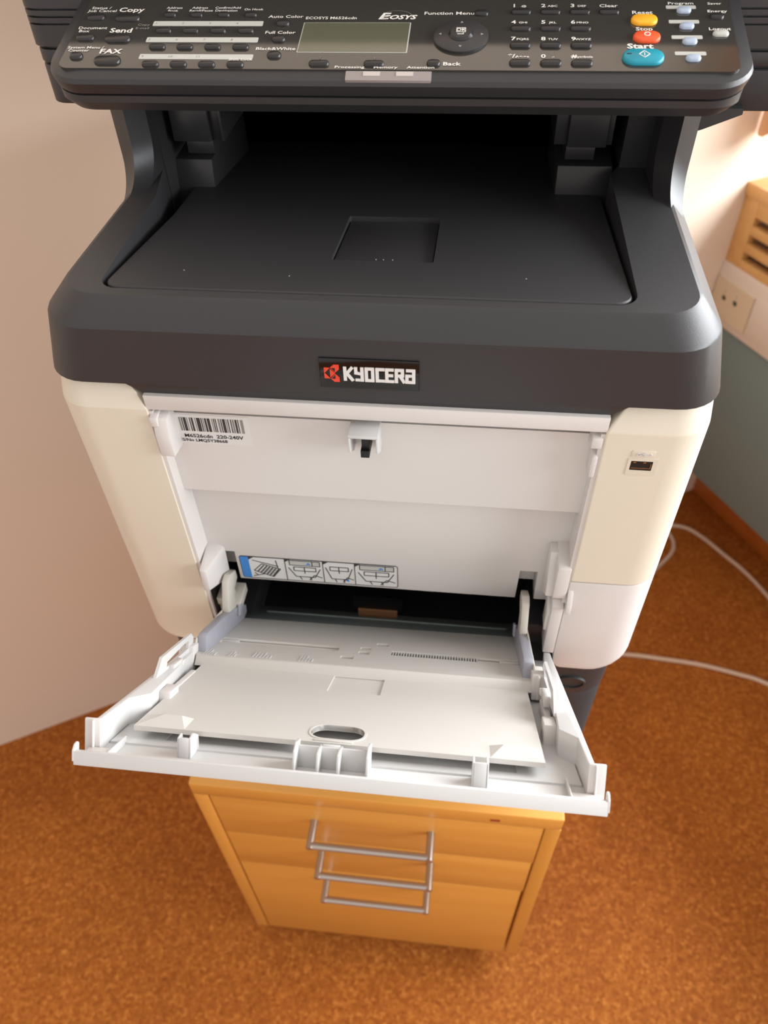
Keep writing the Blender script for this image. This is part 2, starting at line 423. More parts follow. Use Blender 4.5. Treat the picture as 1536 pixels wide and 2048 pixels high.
part('power_switch', MB().prism([(0.158 + (x - 0.158) * 0.80, 0.026 + (z - 0.026) * 0.80) for x, z in sw], 1, 0.0036, 0.006), 'base_dark', base)
# core behind the covers
part('inner_core', MB().box(-0.186, 0.186, 0.105, 0.50, 0.054, 0.3195), 'white', PR)

# pillars
def pil(sgn, z, inner, front, outer=0.1998, r=0.024, n=8, back=0.49):
    pts = [(inner, back), (inner, front)]
    for i in range(n + 1):
        a = math.radians(270 + 90 * i / n); pts.append((outer - r + r * math.cos(a), front + r + r * math.sin(a)))
    pts.append((outer, back))
    return [(sgn * x, y, z) for x, y in pts]
def pillar(sgn, z0, z1, top, rbot):
    rings = []
    if rbot:
        for k in range(5):
            t = math.radians(90 * k / 4); q = rbot * (1 - math.sin(t))
            rings.append(pil(sgn, z0 + rbot * (1 - math.cos(t)), 0.1378 + q * 0.45, 0.0, 0.1998 - q * 0.8))
    else: rings.append(pil(sgn, z0, 0.1378, 0.0))
    if top:
        rings += [pil(sgn, 0.3010, 0.1378, 0.0), pil(sgn, 0.3190, 0.1480, 0.0075, 0.1990)]
    else: rings.append(pil(sgn, z1, 0.1378, 0.0))
    return MB().loft(rings)
part('left_cover', pillar(-1, 0.0525, 0.3190, True, 0.008), 'beige', PR, bevel=0.0012, smooth=14, label='cream left front cover in shade')
rcv = part('right_cover', pillar(1, 0.1634, 0.3190, True, 0), 'beige', PR, bevel=0.0010, smooth=14, label='cream right front cover with a USB port')
part('lower_right_cover', pillar(1, 0.0525, 0.1626, False, 0.016), 'white', PR, bevel=0.0010, label='white lower right cover')
# USB socket and plaque
part('usb_bezel', MB().holed(rrect(0.1538, 0.1712, 0.2700, 0.2832, 0.0008, 2), [rrect(0.1556, 0.1684, 0.2738, 0.2812, 0.0004, 2)], -0.0004, 0.004, ax=1), 'beige', rcv)
part('usb_socket', MB().box(0.1556, 0.1684, -0.00015, 0.003, 0.2738, 0.2812), 'black', rcv)
part('usb_contact', MB().box(0.1562, 0.1672, -0.0006, 0.001, 0.2755, 0.2760).box(0.1672, 0.1677, -0.0006, 0.001, 0.2755, 0.2795).box(0.1570, 0.1586, -0.0005, 0.001, 0.2797, 0.2806).box(0.1628, 0.1644, -0.0005, 0.001, 0.2797, 0.2806), 'chrome', rcv)
part('usb_plaque', MB().prism(rrect(0.1548, 0.1684, 0.2842, 0.2892, 0.0004, 2), 1, -0.0004, 0.002), 'beige', rcv, bevel=0.0002)
ub = MB().box(0.1585, 0.1655, -0.0008, 0.0005, 0.2864, 0.2868)
ub.prism([(0.1655, 0.2859), (0.1669, 0.2866), (0.1655, 0.2873)], 1, -0.0008, 0.0005)
ub.prism([(0.1585 + 0.0009 * math.cos(k * math.pi / 5), 0.2866 + 0.0009 * math.sin(k * math.pi / 5)) for k in range(10)], 1, -0.0008, 0.0005)
ub.prism([(0.1600, 0.2866), (0.1604, 0.2866), (0.1618, 0.2876), (0.1632, 0.2876), (0.1632, 0.2880), (0.1616, 0.2880)], 1, -0.0008, 0.0005)
ub.prism([(0.1615, 0.2866), (0.1611, 0.2866), (0.1626, 0.2853), (0.1640, 0.2853), (0.1640, 0.2857), (0.1628, 0.2857)], 1, -0.0008, 0.0005)
part('usb_symbol', ub, 'white_gloss', rcv)

# recess behind the open tray
part('trim_strip', MB().box(-0.1385, 0.1385, 0.001, 0.02, 0.3005, 0.3112), 'white', PR, bevel=0.0006)
up = part('upper_inner_panel', MB().box(-0.1378, 0.1378, 0.0113, 0.0130, 0.2225, 0.2908).box(-0.1378, 0.1378, 0.0125, 0.05, 0.2225, 0.2260), 'white', PR)
lowp = part('lower_inner_panel', MB().holed([(-0.1378, 0.135), (-0.132, 0.145), (-0.1155, 0.145), (-0.1158, 0.1122), (0.1037, 0.1122), (0.1045, 0.145), (0.1176, 0.145), (0.1178, 0.1122), (0.1300, 0.1122), (0.1378, 0.1122), (0.1378, 0.2227), (-0.1378, 0.2227)], [], 0.022, 0.046, ax=1), 'white', PR, bevel=0.0004)
part('notch_backing', MB().box(-0.1340, -0.1130, 0.036, 0.046, 0.1150, 0.150), 'white', PR)
part('notch_backing', MB().box(0.1020, 0.1200, 0.036, 0.046, 0.1190, 0.150), 'white', PR)
part('recess_wall', MB().box(-0.1380, -0.1352, 0.0012, 0.03, 0.0850, 0.2990), 'white', PR)
part('recess_wall', MB().box(0.1352, 0.1380, 0.0012, 0.03, 0.1370, 0.2990), 'white', PR)
# guide blocks at the recess corners
def block(poly, xa, xb, name, matn='white', bev=0.0012):
    return part(name, MB().prism(poly, 0, xa, xb), matn, PR, bevel=bev)
block([(-0.004, 0.2665), (0.012, 0.2640), (0.012, 0.2985), (-0.001, 0.2950), (-0.004, 0.2830)], -0.1358, -0.1262, 'latch_block', 'white')
block([(-0.003, 0.2900), (0.010, 0.2900), (0.010, 0.2982), (-0.003, 0.2970)], -0.1368, -0.1320, 'latch_tab', 'white', 0.0007)
block([(-0.001, 0.2660), (0.012, 0.2640), (0.012, 0.2850), (-0.001, 0.2825)], 0.1325, 0.1362, 'latch_block', 'white')
block([(-0.0005, 0.2890), (0.012, 0.2850), (0.012, 0.2984), (-0.0005, 0.2965)], 0.1305, 0.1368, 'latch_tab', 'white', 0.0007)
lb = MB().loft([[(-0.1345, -0.008, 0.1320), (-0.1290, -0.008, 0.1320), (-0.1278, -0.008, 0.1555), (-0.1330, -0.008, 0.1565)],
                [(-0.1360, 0.024, 0.1080), (-0.1240, 0.024, 0.1120), (-0.1225, 0.024, 0.1500), (-0.1360, 0.024, 0.1540)]])
part('hinge_block', lb, 'white', PR, bevel=0.0014)
rb = MB().prism([(-0.001, 0.1445), (0.024, 0.1250), (0.024, 0.1820), (-0.001, 0.1775)], 0, 0.1272, 0.1366)
rb.prism([(0.001, 0.1440), (0.022, 0.1250), (0.022, 0.1800), (0.012, 0.1800)], 0, 0.1222, 0.1285)
part('hinge_block', rb, 'white', PR, bevel=0.0008)
rl = MB().prism([(-0.001, 0.0740), (0.018, 0.0740), (0.018, 0.1370), (0.004, 0.1370), (-0.001, 0.1330)], 0, 0.1288, 0.1372)
rl.prism([(0.002, 0.100), (0.016, 0.100), (0.016, 0.132), (0.002, 0.125)], 0, 0.1262, 0.1290)
part('hinge_bracket', rl, 'white', PR, bevel=0.0006)
block([(0.0005, 0.0772), (0.003, 0.0772), (0.003, 0.0835), (0.0005, 0.0835)], 0.1325, 0.1342, 'bracket_notch', 'arm', 0.0002)
hk = MB().prism([(0.001, 0.155), (-0.003, 0.148), (-0.006, 0.139), (-0.006, 0.132), (0.001, 0.134)], 0, 0.1375, 0.1415)
part('hinge_hook', hk, 'white', PR, bevel=0.0006)
# hood with black latch
hd = MB().box(-0.0130, 0.0052, -0.0070, 0.0125, 0.2925, 0.2948)
for x in (-0.0130, 0.0038): hd.prism([(-0.0070, 0.2935), (0.0125, 0.2935), (0.0125, 0.272), (0.006, 0.272), (-0.0070, 0.2815)], 0, x, x + 0.0014)
part('latch_hood', hd, 'white_gloss', PR, bevel=0.0004)
lt = MB().box(-0.0058, -0.0008, -0.0015, 0.012, 0.2795, 0.2885).box(-0.0055, -0.0044, -0.0015, 0.012, 0.2885, 0.2915).box(-0.0022, -0.0011, -0.0015, 0.012, 0.2885, 0.2915).box(-0.0064, -0.0010, -0.0035, 0.012, 0.2745, 0.2800)
part('latch', lt, 'black', PR, bevel=0.0004)
# serial label
XY = lambda y: (lambda q: Vector((q[0], y, q[1] + Z0)))
sl = part('serial_label', MB().box(-0.1272, -0.0790, 0.0110, 0.0116, 0.2658, 0.2898), 'label_paper', PR)
x = -0.1245; k = 0
pat = [2, 1, 1, 1, 3, 1, 1, 2, 1, 1, 2, 2, 1, 1, 4, 1, 1, 1, 1, 1, 2, 1, 3, 2, 1, 1, 1, 1, 1, 2, 2, 1, 1, 1, 3, 1, 1, 1, 1, 2, 1, 1, 2, 1, 2, 1, 1, 2, 3]
un = 0.0418 / sum(pat)
for i, p in enumerate(pat):
    if i % 2 == 0: part('bar', MB().box(x, x + p * un, 0.01085, 0.0112, 0.2765, 0.2875), 'ink' if (i // 2) % 3 else 'ink_grey', sl)
    x += p * un
text('M6526cdn  220-240V', 0.0040, sl, XY(0.0108), -0.1040, 0.2725, 'ink', bold=0.00008, sx=1.12)
text('S/No LMQ5Y38668', 0.0034, sl, XY(0.0108), -0.1105, 0.2688, 'ink', bold=0.00006, sx=1.10)
text('KPI', 0.0022, sl, lambda q: Vector((-0.1262 - (q[1] - 0.27), 0.0108, 0.27 + (q[0] + 0.12) + Z0)), -0.1205, 0.2700, 'ink_grey')
# instruction label
il = part('instruction_label', MB().prism(rrect(-0.1128, 0.0122, 0.1145, 0.1408, 0.002, 4), 1, 0.0217, 0.0225), 'label_paper', PR)
def ib(x0, x1, z0, z1, m='ink', y=0.02155): part('print', MB().box(x0, x1, y, 0.0220, z0, z1), m, il)
part('blue_band', MB().prism(rrect(-0.1128, -0.1055, 0.1145, 0.1408, 0.002, 4, (1, 0, 0, 1)), 1, 0.02155, 0.0220), 'label_blue', il)
of = MB().holed(rrect(-0.1128, 0.0122, 0.1145, 0.1408, 0.002, 4), [rrect(-0.1123, 0.0117, 0.1150, 0.1403, 0.0016, 4)], 0.02150, 0.0220, ax=1)
part('outline', of, 'ink', il)
cells = [(-0.1055, -0.0765), (-0.0765, -0.0465), (-0.0465, -0.0215), (-0.0215, 0.0117)]
def seg(mb, a, b, w=0.00035, y=0.02150):
    (x0, z0), (x1, z1) = a, b; L = math.hypot(x1 - x0, z1 - z0); nx, nz = -(z1 - z0) / L * w, (x1 - x0) / L * w
    mb.prism([(x0 + nx, z0 + nz), (x0 - nx, z0 - nz), (x1 - nx, z1 - nz), (x1 + nx, z1 + nz)], 1, y, 0.0220)
for i, (xa, xb) in enumerate(cells):
    w = xb - xa; g = MB(); zz = 0.1150; H = 0.0253
    if i: part('divider', MB().box(xa - 0.0003, xa + 0.0003, 0.0215, 0.0220, 0.1150, 0.1403), 'ink', il)
    part('corner_mark', MB().prism([(xa, 0.1403), (xa, 0.1368), (xa + 0.0045, 0.1403)], 1, 0.0215, 0.0220), 'ink', il)
    P = lambda fx, fz: (xa + w * fx, zz + H * fz)
    if i == 0:
        for a, b in (((.1, .85), (.8, .62)), ((.75, .9), (.78, .55)), ((.1, .35), (.62, .10)), ((.1, .35), (.35, .70)), ((.62, .10), (.85, .5)), ((.35, .70), (.85, .5)), ((.1, .25), (.2, .12)), ((.05, .08), (.4, .22))): seg(g, P(*a), P(*b))
        for q in range(6): seg(g, P(.2 + .08 * q, .32 - .04 * q), P(.4 + .08 * q, .64 - .03 * q), 0.0005)
        part('sketch_shade', MB().prism([P(.3, .3), P(.6, .16), P(.8, .48), P(.45, .62)], 1, 0.0216, 0.0220), 'ink_light', il)
    else:
        hi = i in (1, 3)
        if hi:
            part('sketch_shade', MB().prism([P(.12, .74), P(.92, .74), P(.92, .96), P(.12, .96)], 1, 0.0216, 0.0220), 'ink_light', il)
            for a, b in (((.12, .74), (.92, .74)), ((.12, .96), (.92, .96)), ((.12, .74), (.12, .96)), ((.92, .74), (.92, .96)), ((.72, .74), (.72, .96))): seg(g, P(*a), P(*b))
        t0 = .66 if hi else .78
        for a, b in (((.22, t0), (.80, t0)), ((.22, t0 - .18), (.80, t0 - .18)), ((.22, t0), (.22, t0 - .18)), ((.80, t0), (.80, t0 - .18)), ((.08, t0 - .05), (.25, .2)), ((.92, t0 - .05), (.76, .2)), ((.25, .2), (.76, .2)), ((.5, t0), (.5, t0 - .3)),
                     ((.6, .05), (.75, .3)), ((.75, .3), (.95, .2)), ((.35, .2), (.4, .05)), ((.62, .2), (.66, .05))): seg(g, P(*a), P(*b))
        part('blue_mark', MB().prism([P(.56, .8), P(.62, .9), P(.68, .8)] if hi else [P(.7, .15), P(.78, .25), P(.8, .1)], 1, 0.02145, 0.0220), 'label_blue', il)
    part('sketch', g, 'ink', il)

# feed opening
fo = MB().box(-0.1378, 0.1378, 0.096, 0.106, 0.04, 0.16).box(-0.1378, 0.1378, 0.012, 0.106, 0.0202, 0.024)
fo.box(-0.1378, 0.1378, 0.046, 0.106, 0.146, 0.156)
fo.box(-0.1378, -0.1340, 0.004, 0.106, 0.022, 0.150).box(0.1340, 0.1378, 0.020, 0.106, 0.022, 0.150)
fc = part('feed_opening', fo, 'black', PR)
part('feed_guide', MB().box(-0.118, 0.104, 0.040, 0.060, 0.098, 0.1125), 'black', fc, bevel=0.001)
part('feed_guide', MB().box(-0.125, 0.112, 0.062, 0.070, 0.060, 0.100), 'black', fc, bevel=0.001)
part('feed_roller', MB().tube([(-0.118, 0.055, 0.080), (0.106, 0.055, 0.080)], 0.006, 12), 'black_gloss', fc)
for xx in (-0.095, -0.06, 0.03, 0.06, 0.085): part('roller_rib', MB().box(xx, xx + 0.010, 0.040, 0.056, 0.088, 0.097), 'dark_top', fc, bevel=0.0008)
part('separator_pad', MB().box(-0.0265, 0.0078, 0.046, 0.052, 0.030, 0.0475), 'cork_pad', fc)
part('pad_holder', MB().box(-0.031, 0.012, 0.048, 0.054, 0.0475, 0.057), 'black', fc)
part('side_catch', MB().box(-0.1335, -0.116, 0.008, 0.030, 0.086, 0.096).box(-0.1335, -0.122, 0.006, 0.020, 0.096, 0.104), 'arm', fc, bevel=0.0006)
part('side_gear_cover', MB().box(0.116, 0.134, 0.022, 0.070, 0.042, 0.078), 'dark_smooth', fc, bevel=0.001)

# dark front fascia, deck and output tray
fascia = part('front_fascia', MB().loft([ring(0.1990, 0.0016, 0.33, 0.026, 0.3196), ring(0.2002, 0.0, 0.33, 0.028, 0.3204), ring(0.1912, 0.0, 0.33, 0.030, 0.3575), ring(0.1903, 0.0007, 0.33, 0.030, 0.3592), ring(0.1790, 0.0110, 0.33, 0.025, 0.3715), ring(0.1765, 0.0128, 0.33, 0.022, 0.3725)], True, False), 'dark', PR, smooth=22)
part('chin', MB().loft([[(-w, y, z), (w, y, z), (w, 0.02, z), (-w, 0.02, z)] for w, y, z in ((0.1386, 0.0042, 0.3110), (0.1486, 0.0016, 0.3204))]), 'dark', PR)
dk_outer = [(p[0], p[1]) for p in ring(0.1765, 0.0128, 0.33, 0.022, 0)]
hole = rrect(-0.1552, 0.1436, 0.0192, 0.10, 0.0115, 6, (1, 1, 0, 0))[:-2] + [(0.1436, 0.185), (0.1500, 0.200), (0.1500, 0.325), (-0.167, 0.325), (-0.167, 0.178), (-0.1585, 0.135)]
part('deck', MB().holed(dk_outer, [hole], 0.330, 0.3725), 'dark_top', PR, smooth=20)
fz = lambda p: 0.3724 - (p[1] - 0.021) * 0.115
def floor_ring(i): return rrect(-0.1532 + i, 0.1416 - i, 0.0212 + i, 0.10, 0.0105 - i, 6, (1, 1, 0, 0))[:-2] + [(0.1416 - i, 0.325), (-0.1620 + i, 0.325), (-0.1510 + i, 0.14)]
rec = rrect(-0.0292, 0.0318, 0.0685, 0.1445, 0.0015, 3)
om = MB().holed(floor_ring(0.0012), [rec], lambda p: 0.325, fz)
om.loft([[(x, y, fz((x, y)) - d) for x, y in floor_ring(i_)] for i_, d in ((0.0, 0.012), (0.0, 0.0013), (0.0004, 0.0005), (0.0012, 0.0))], False, False)
ot = part('output_tray', om, 'dark_top', PR, smooth=40)
part('tray_recess', MB().holed(rrect(-0.0285, 0.0311, 0.0700, 0.1437, 0.001, 2), [], lambda p: 0.330, lambda p: fz(p) - 0.0022 - (p[1] - 0.07) * 0.015), 'dark_top', ot, bevel=0.0004)
for xx, yy in ((-0.0035, 0.0755), (0.001, 0.0755), (0.0065, 0.0755), (-0.0495, 0.0425), (-0.113, 0.046), (0.085, 0.049)):
    part('dust_speck', MB().box(xx, xx + 0.0007, yy, yy + 0.0004, fz((0, yy)) - 0.003, fz((0, yy)) + (0.0002 if yy < 0.06 else -0.0019)), 'dust', ot)
# posts rising from the deck sides
def prof(y0, dz, r=0.026):
    out = [(0.030, 0.345), (0.030, 0.3723 - dz)]
    for i in range(11):
        a = math.radians(270 + 90 * i / 10); out.append((y0 - r + r * math.cos(a), 0.3723 - dz + r + r * math.sin(a)))
    return out + [(y0, 0.4340), (0.184, 0.4340), (0.187, 0.4150), (0.33, 0.4150), (0.33, 0.345)]
for sgn in (-1, 1):
    xs = ((0.1672, prof(0.172, 0)), (0.1763, prof(0.158, 0)), (0.1878, prof(0.165, 0.0112)))
    part('post', MB().loft([[(sgn * x, y, z) for y, z in pr] for x, pr in xs]), 'dark_smooth', PR, smooth=28)
part('cavity_wall', MB().box(-0.1702, -0.1660, 0.182, 0.33, 0.335, 0.415), 'dark_top', PR)
part('cavity_wall', MB().prism([(0.197, 0.362), (0.33, 0.362), (0.33, 0.415), (0.193, 0.415)], 0, 0.1500, 0.1702), 'dark_smooth', PR)
part('cavity_back', MB().box(-0.172, 0.172, 0.325, 0.335, 0.32, 0.415), 'black', PR)
# support blocks inside the output slot
def sup(x0, x1, t0, t1, l0, l1):
    s = MB().loft([[(l0, 0.196, 0.335), (l1, 0.196, 0.335), (l1, 0.203, 0.3705), (l0, 0.203, 0.3705)], [(l0, 0.30, 0.335), (l1, 0.30, 0.335), (l1, 0.30, 0.3760), (l0, 0.30, 0.3760)]])
    part('support_foot', s, 'dark_smooth', PR, bevel=0.0012)
    part('support_bracket', MB().box(x0, x1, 0.195, 0.26, 0.3855, 0.415), 'dark_smooth', PR, bevel=0.001)
    part('support_tab', MB().box(t0, t1, 0.198, 0.25, 0.3765, 0.3860), 'dark_smooth', PR, bevel=0.0004)
sup(-0.1610, -0.1335, -0.1530, -0.1335, -0.1680, -0.1385)
part('support_rib', MB().box(-0.1335, -0.1240, 0.199, 0.25, 0.3860, 0.415).box(-0.1260, -0.1240, 0.195, 0.25, 0.3860, 0.415), 'dark_smooth', PR, bevel=0.0005)
sup(0.1130, 0.1390, 0.1130, 0.1325, 0.1095, 0.1475)
part('support_rib', MB().box(0.1045, 0.1130, 0.199, 0.25, 0.3860, 0.415), 'dark_smooth', PR, bevel=0.0005)
part('support_rib', MB().box(0.1390, 0.1430, 0.199, 0.25, 0.3860, 0.415), 'dark_smooth', PR, bevel=0.0005)
for xx in (-0.062, -0.012, 0.0, 0.050, 0.062): part('exit_roller', MB().box(xx, xx + 0.009, 0.28, 0.30, 0.388, 0.402), 'dark_top', PR, bevel=0.001)

# badge and wordmark on the fascia
bdg = part('badge', MB().box(-0.0272, 0.0291, -0.0010, 0.004, 0.3255, 0.3455), 'black_gloss', PR, bevel=0.0004)
def blk(mb, pts): mb.prism(pts, 1, -0.0014, 0.0)
STK = [0]
def stroke(mb, pts, w=0.00092):
    for (x0, z0), (x1, z1) in zip(pts, pts[1:]):
        STK[0] += 1; yo = -0.0014 - 0.00003 * (STK[0] % 7)
        L = math.hypot(x1 - x0, z1 - z0); dx, dz = (x1 - x0) / L, (z1 - z0) / L; e = w * 0.9
        x0, z0, x1, z1 = x0 - dx * e, z0 - dz * e, x1 + dx * e, z1 + dz * e
        mb.prism([(x0 - dz * w, z0 + dx * w), (x0 + dz * w, z0 - dx * w), (x1 + dz * w, z1 - dx * w), (x1 - dz * w, z1 + dx * w)], 1, yo, -0.0005)
def letter(x, segs, sc=1.0):
    g = MB()
    for s_ in segs: stroke(g, [(x + px, 0.3318 + pz) for px, pz in s_])
    part('wordmark_letter', g, 'logo_white', bdg)
h = 0.0078
letter(-0.0126, [[(0, 0), (0, h)], [(0.0010, 0.0042), (0.0038, h)], [(0.0010, 0.0042), (0.0040, 0)]])
letter(-0.0064, [[(0, h), (0, 0.0048), (0.0035, 0.0042)], [(0.0035, h), (0.0035, 0), (0.0004, 0)]])
letter(-0.0005, [[(0, 0), (0, h), (0.0036, h), (0.0036, 0), (0, 0)]])
letter(0.0056, [[(0.0034, h), (0, h), (0, 0), (0.0036, 0)]])
letter(0.0110, [[(0.0032, h), (0, h), (0, 0), (0.0034, 0)], [(0, 0.0040), (0.0028, 0.0040)]])
letter(0.0164, [[(0, 0), (0, h), (0.0034, h), (0.0034, 0.0040), (0.0012, 0.0040)], [(0.0020, 0.0040), (0.0042, 0)]])
letter(0.0223, [[(0.0003, h), (0.0038, h), (0.0038, 0), (0, 0), (0, 0.0042), (0.0034, 0.0042)]])
lg = MB(); lx, lz = -0.0245, 0.3357
blk(lg, [(lx, lz), (lx + 0.0003, lz + 0.0001), (lx + 0.0034, lz + 0.0036), (lx, lz + 0.0036)])
blk(lg, [(lx, lz - 0.0001), (lx, lz - 0.0036), (lx + 0.0034, lz - 0.0036), (lx + 0.0003, lz - 0.0001)])
blk(lg, [(lx + 0.0034, lz + 0.0030), (lx + 0.0034, lz - 0.0030), (lx + 0.0062, lz)])
blk(lg, [(lx + 0.0036, lz + 0.0038), (lx + 0.0062, lz + 0.0004), (lx + 0.0086, lz + 0.0028), (lx + 0.0086, lz + 0.0058), (lx + 0.0056, lz + 0.0058)])
blk(lg, [(lx + 0.0036, lz - 0.0038), (lx + 0.0056, lz - 0.0058), (lx + 0.0086, lz - 0.0058), (lx + 0.0086, lz - 0.0028), (lx + 0.0062, lz - 0.0004)])
part('emblem', lg, 'logo_red', bdg)
lk = MB(); blk(lk, [(lx + 0.0042, lz + 0.0036), (lx + 0.0063, lz + 0.0010), (lx + 0.0063, lz + 0.0036)]); blk(lk, [(lx + 0.0042, lz - 0.0036), (lx + 0.0063, lz - 0.0036), (lx + 0.0063, lz - 0.0010)])
lk2 = MB(); lk2.v = [(x_, y_ - 0.00010, z_) for x_, y_, z_ in lk.v]; lk2.f = lk.f
part('emblem_notch', lk2, 'black_gloss', bdg)

# ------------------------------------------------------------------ scanner unit and lid
scn = part('scanner_body', MB().loft([ring(0.257, 0.187, 0.60, 0.012, z, 5, 0.017) for z in (0.4126, 0.4360)]), 'dark', PR, bevel=0.0008)
part('scanner_rim', MB().loft([ring(0.2575, 0.1875, 0.60, 0.012, z, 5, 0.017) for z in (0.4372, 0.4452)]), 'dark', scn, bevel=0.0008)
part('scanner_seam', MB().loft([ring(0.255, 0.190, 0.598, 0.012, z, 5, 0.017) for z in (0.4350, 0.4470)]), 'dark', scn)
part('scanner_side_block', MB().box(0.200, 0.2742, 0.1862, 0.40, 0.4124, 0.4358), 'dark', scn, bevel=0.001)
lz_ = [(0.4472, 0.0)]
for z in (0.4592, 0.4632, 0.4672): lz_ += [(z, 0.0), (z + 0.0001, 0.0020), (z + 0.0011, 0.0020), (z + 0.0012, 0.0)]
lid = part('scanner_lid', MB().loft([ring(0.2585 - i_, 0.1865 + i_, 0.60, 0.012, z, 5, 0.017) for z, i_ in lz_ + [(0.512, 0.0)]] + [ring(0.250, 0.196, 0.59, 0.012, 0.520, 5, 0.017)]), 'dark', PR)
part('scanner_support', MB().prism([(0.17, 0.396), (0.194, 0.4035), (0.216, 0.4126), (0.216, 0.416), (0.17, 0.416)], 1, 0.180, 0.45), 'dark_top', PR)

# ------------------------------------------------------------------ control panel
def pring(ins, h, u1=0.0795, r=0.022, z=None):
    pts = rrect(-0.1985 + ins, 0.1985 - ins, -0.0055 + ins, u1, max(r - ins * 0.5, 0.004), 8, (1, 1, 0, 0))
    if z is None: return [PN((x, u, h)) - Vector((0, 0, Z0)) for x, u in pts]
    out = []
    for x, u in pts:
        p = PN((x, u, -0.011)); out.append(Vector((p.x, p.y, z)))
    return out
cp = part('control_panel', MB().loft([pring(0.0012, -0.0108), pring(0.0004, -0.0075), pring(0.0, -0.0045), pring(0.0012, -0.0022), pring(0.0078, 0.0), pring(0.0092, 0.0)]), 'dark', PR)
part('panel_seam', MB().loft([pring(0.004, -0.0125), pring(0.004, -0.0105)]), 'dark', cp)
part('panel_underside', MB().loft([pring(0.0015, -0.0122), pring(0.0022, 0, z=0.4385), pring(0.0075, 0, z=0.4328), pring(0.0120, 0, z=0.4322)][::-1]), 'dark', cp)
fp = part('faceplate', MB().loft([[PN((x, u, hh)) - Vector((0, 0, Z0)) for x, u in rrect(-0.1888, 0.1892, 0.0018, 0.0765, 0.006, 5)] for hh in (-0.002, 0.0006)]), 'faceplate', cp)

def P3(h): return lambda q: PN((q[0], q[1], h))
def pill(x, u, w, d, hgt, matn, name, r=None, par=cp):
    r = min(w, d) * 0.49 if r is None else r
    rr = []
    for ins, hh in ((0, 0.0), (0, hgt * 0.55), (0.0004, hgt * 0.85), (0.0011, hgt)):
        rr.append([(a, b, hh) for a, b in rrect(x - w / 2 + ins, x + w / 2 - ins, u - d / 2 + ins, u + d / 2 - ins, max(r - ins, 0.0004), 5)])
    return part(name, MB().loft(rr), matn, par, PN)
def flat(x0, x1, u0, u1, matn, name, h1=0.0008, r=0.0006):
    return part(name, MB().loft([[(a, b, hh) for a, b in rrect(x0, x1, u0, u1, r, 2)] for hh in (0.0, h1)]), matn, cp, PN)
BH = 0.0022
def sh(u): return u - 0.0008
for (x, u, w) in ((-0.1794, 0.0530, 0.0110), (-0.1799, 0.0318, 0.0112), (-0.1802, 0.0134, 0.0080)): pill(x, sh(u), w, 0.0062, BH, 'key', 'button')
for (x, u) in ((-0.1595, 0.0524), (-0.1599, 0.0309), (-0.1603, 0.0093)): pill(x, sh(u), 0.0158, 0.0078, BH, 'key', 'button')
for u, w in ((0.0555, 0.0076), (0.0390, 0.0096), (0.0228, 0.0098), (0.0062, 0.0099)):
    for x in (-0.1340, -0.1176, -0.1011, -0.0846): pill(x, sh(u), w, 0.0046, BH, 'key', 'button')
for u in (0.0459, 0.0294, 0.0128): flat(-0.1424, -0.0758, u - 0.0024, u + 0.0024, 'strip', 'label_strip')
for u in (0.0468, 0.0310, 0.0152): pill(-0.0638, sh(u), 0.0082, 0.0062, BH, 'key', 'button')
flat(-0.0515, 0.0112, 0.0175, 0.0470, 'strip', 'display_outline', 0.0007, 0.0004)
flat(-0.0509, 0.0106, 0.0181, 0.0464, 'lcd', 'display', 0.0009, 0.0004)
for x in (-0.0370, -0.0062):
    pill(x, 0.0066, 0.0116, 0.0048, BH, 'key', 'button'); flat(x - 0.0002, x + 0.0002, 0.0112, 0.0138, 'print_grey', 'mark')
pill(0.0267, 0.0074, 0.0076, 0.0054, BH, 'key', 'button')
pill(0.0510, 0.0560, 0.0084, 0.0052, BH, 'key', 'button')
def disc(x, u, r, h0, hgt, matn, name, n=36):
    return part(name, MB().loft([[(x + (r - i) * math.cos(t), u + (r - i) * math.sin(t), hh) for t in [2 * math.pi * k / n for k in range(n)]] for i, hh in ((0, h0), (0, hgt * 0.7), (0.0012, hgt))]), matn, cp, PN)
disc(0.0404, 0.0322, 0.0155, 0.0, 0.0026, 'dial', 'navigation_dial')
disc(0.0404, 0.0324, 0.0070, 0.002, 0.0040, 'key', 'ok_button')
for dx, du in ((0.0115, 0), (-0.0115, 0), (0, 0.0115), (0, -0.0115)):
    a = math.atan2(du, dx)
    part('arrow', MB().loft([[(0.0404 + dx + 0.0010 * math.cos(a + t), 0.0322 + du + 0.0010 * math.sin(a + t), hh) for t in (0, 2.1, 4.2)] for hh in (0.002, 0.0028)]), 'print_grey', cp, PN)
KX = (0.0736, 0.0902, 0.1067); KU = (0.0574, 0.0408, 0.0246, 0.0082)
for i, u in enumerate(KU):
    for x in KX: pill(x, u, 0.0117, 0.0050, BH, 'key', 'number_key')
pill(0.1230, 0.0574, 0.0115, 0.0050, BH, 'key', 'button')
pill(0.1418, 0.0485, 0.0146, 0.0092, 0.0026, 'orange', 'reset_button')
pill(0.1422, 0.0320, 0.0148, 0.0096, 0.0026, 'red', 'stop_button')
pill(0.1391, 0.0132, 0.0220, 0.0128, 0.0028, 'teal', 'start_button')
for (x, u, px, pu_) in ((0.1642, 0.0585, 0.1629, 0.0622), (0.1645, 0.0430, 0.1634, 0.0478), (0.1648, 0.0284, 0.1638, 0.0329), (0.1653, 0.0130, 0.1643, 0.0178)):
    pill(x, u, 0.0080, 0.0052, 0.0024, 'ice', 'program_key'); flat(px - 0.0082, px + 0.0082, pu_ - 0.0016, pu_ + 0.0016, 'strip', 'label_strip')
pill(0.1816, 0.0526, 0.0078, 0.0056, BH, 'key', 'button')
pill(0.1819, 0.0358, 0.0086, 0.0046, 0.0022, 'strip', 'logout_key')
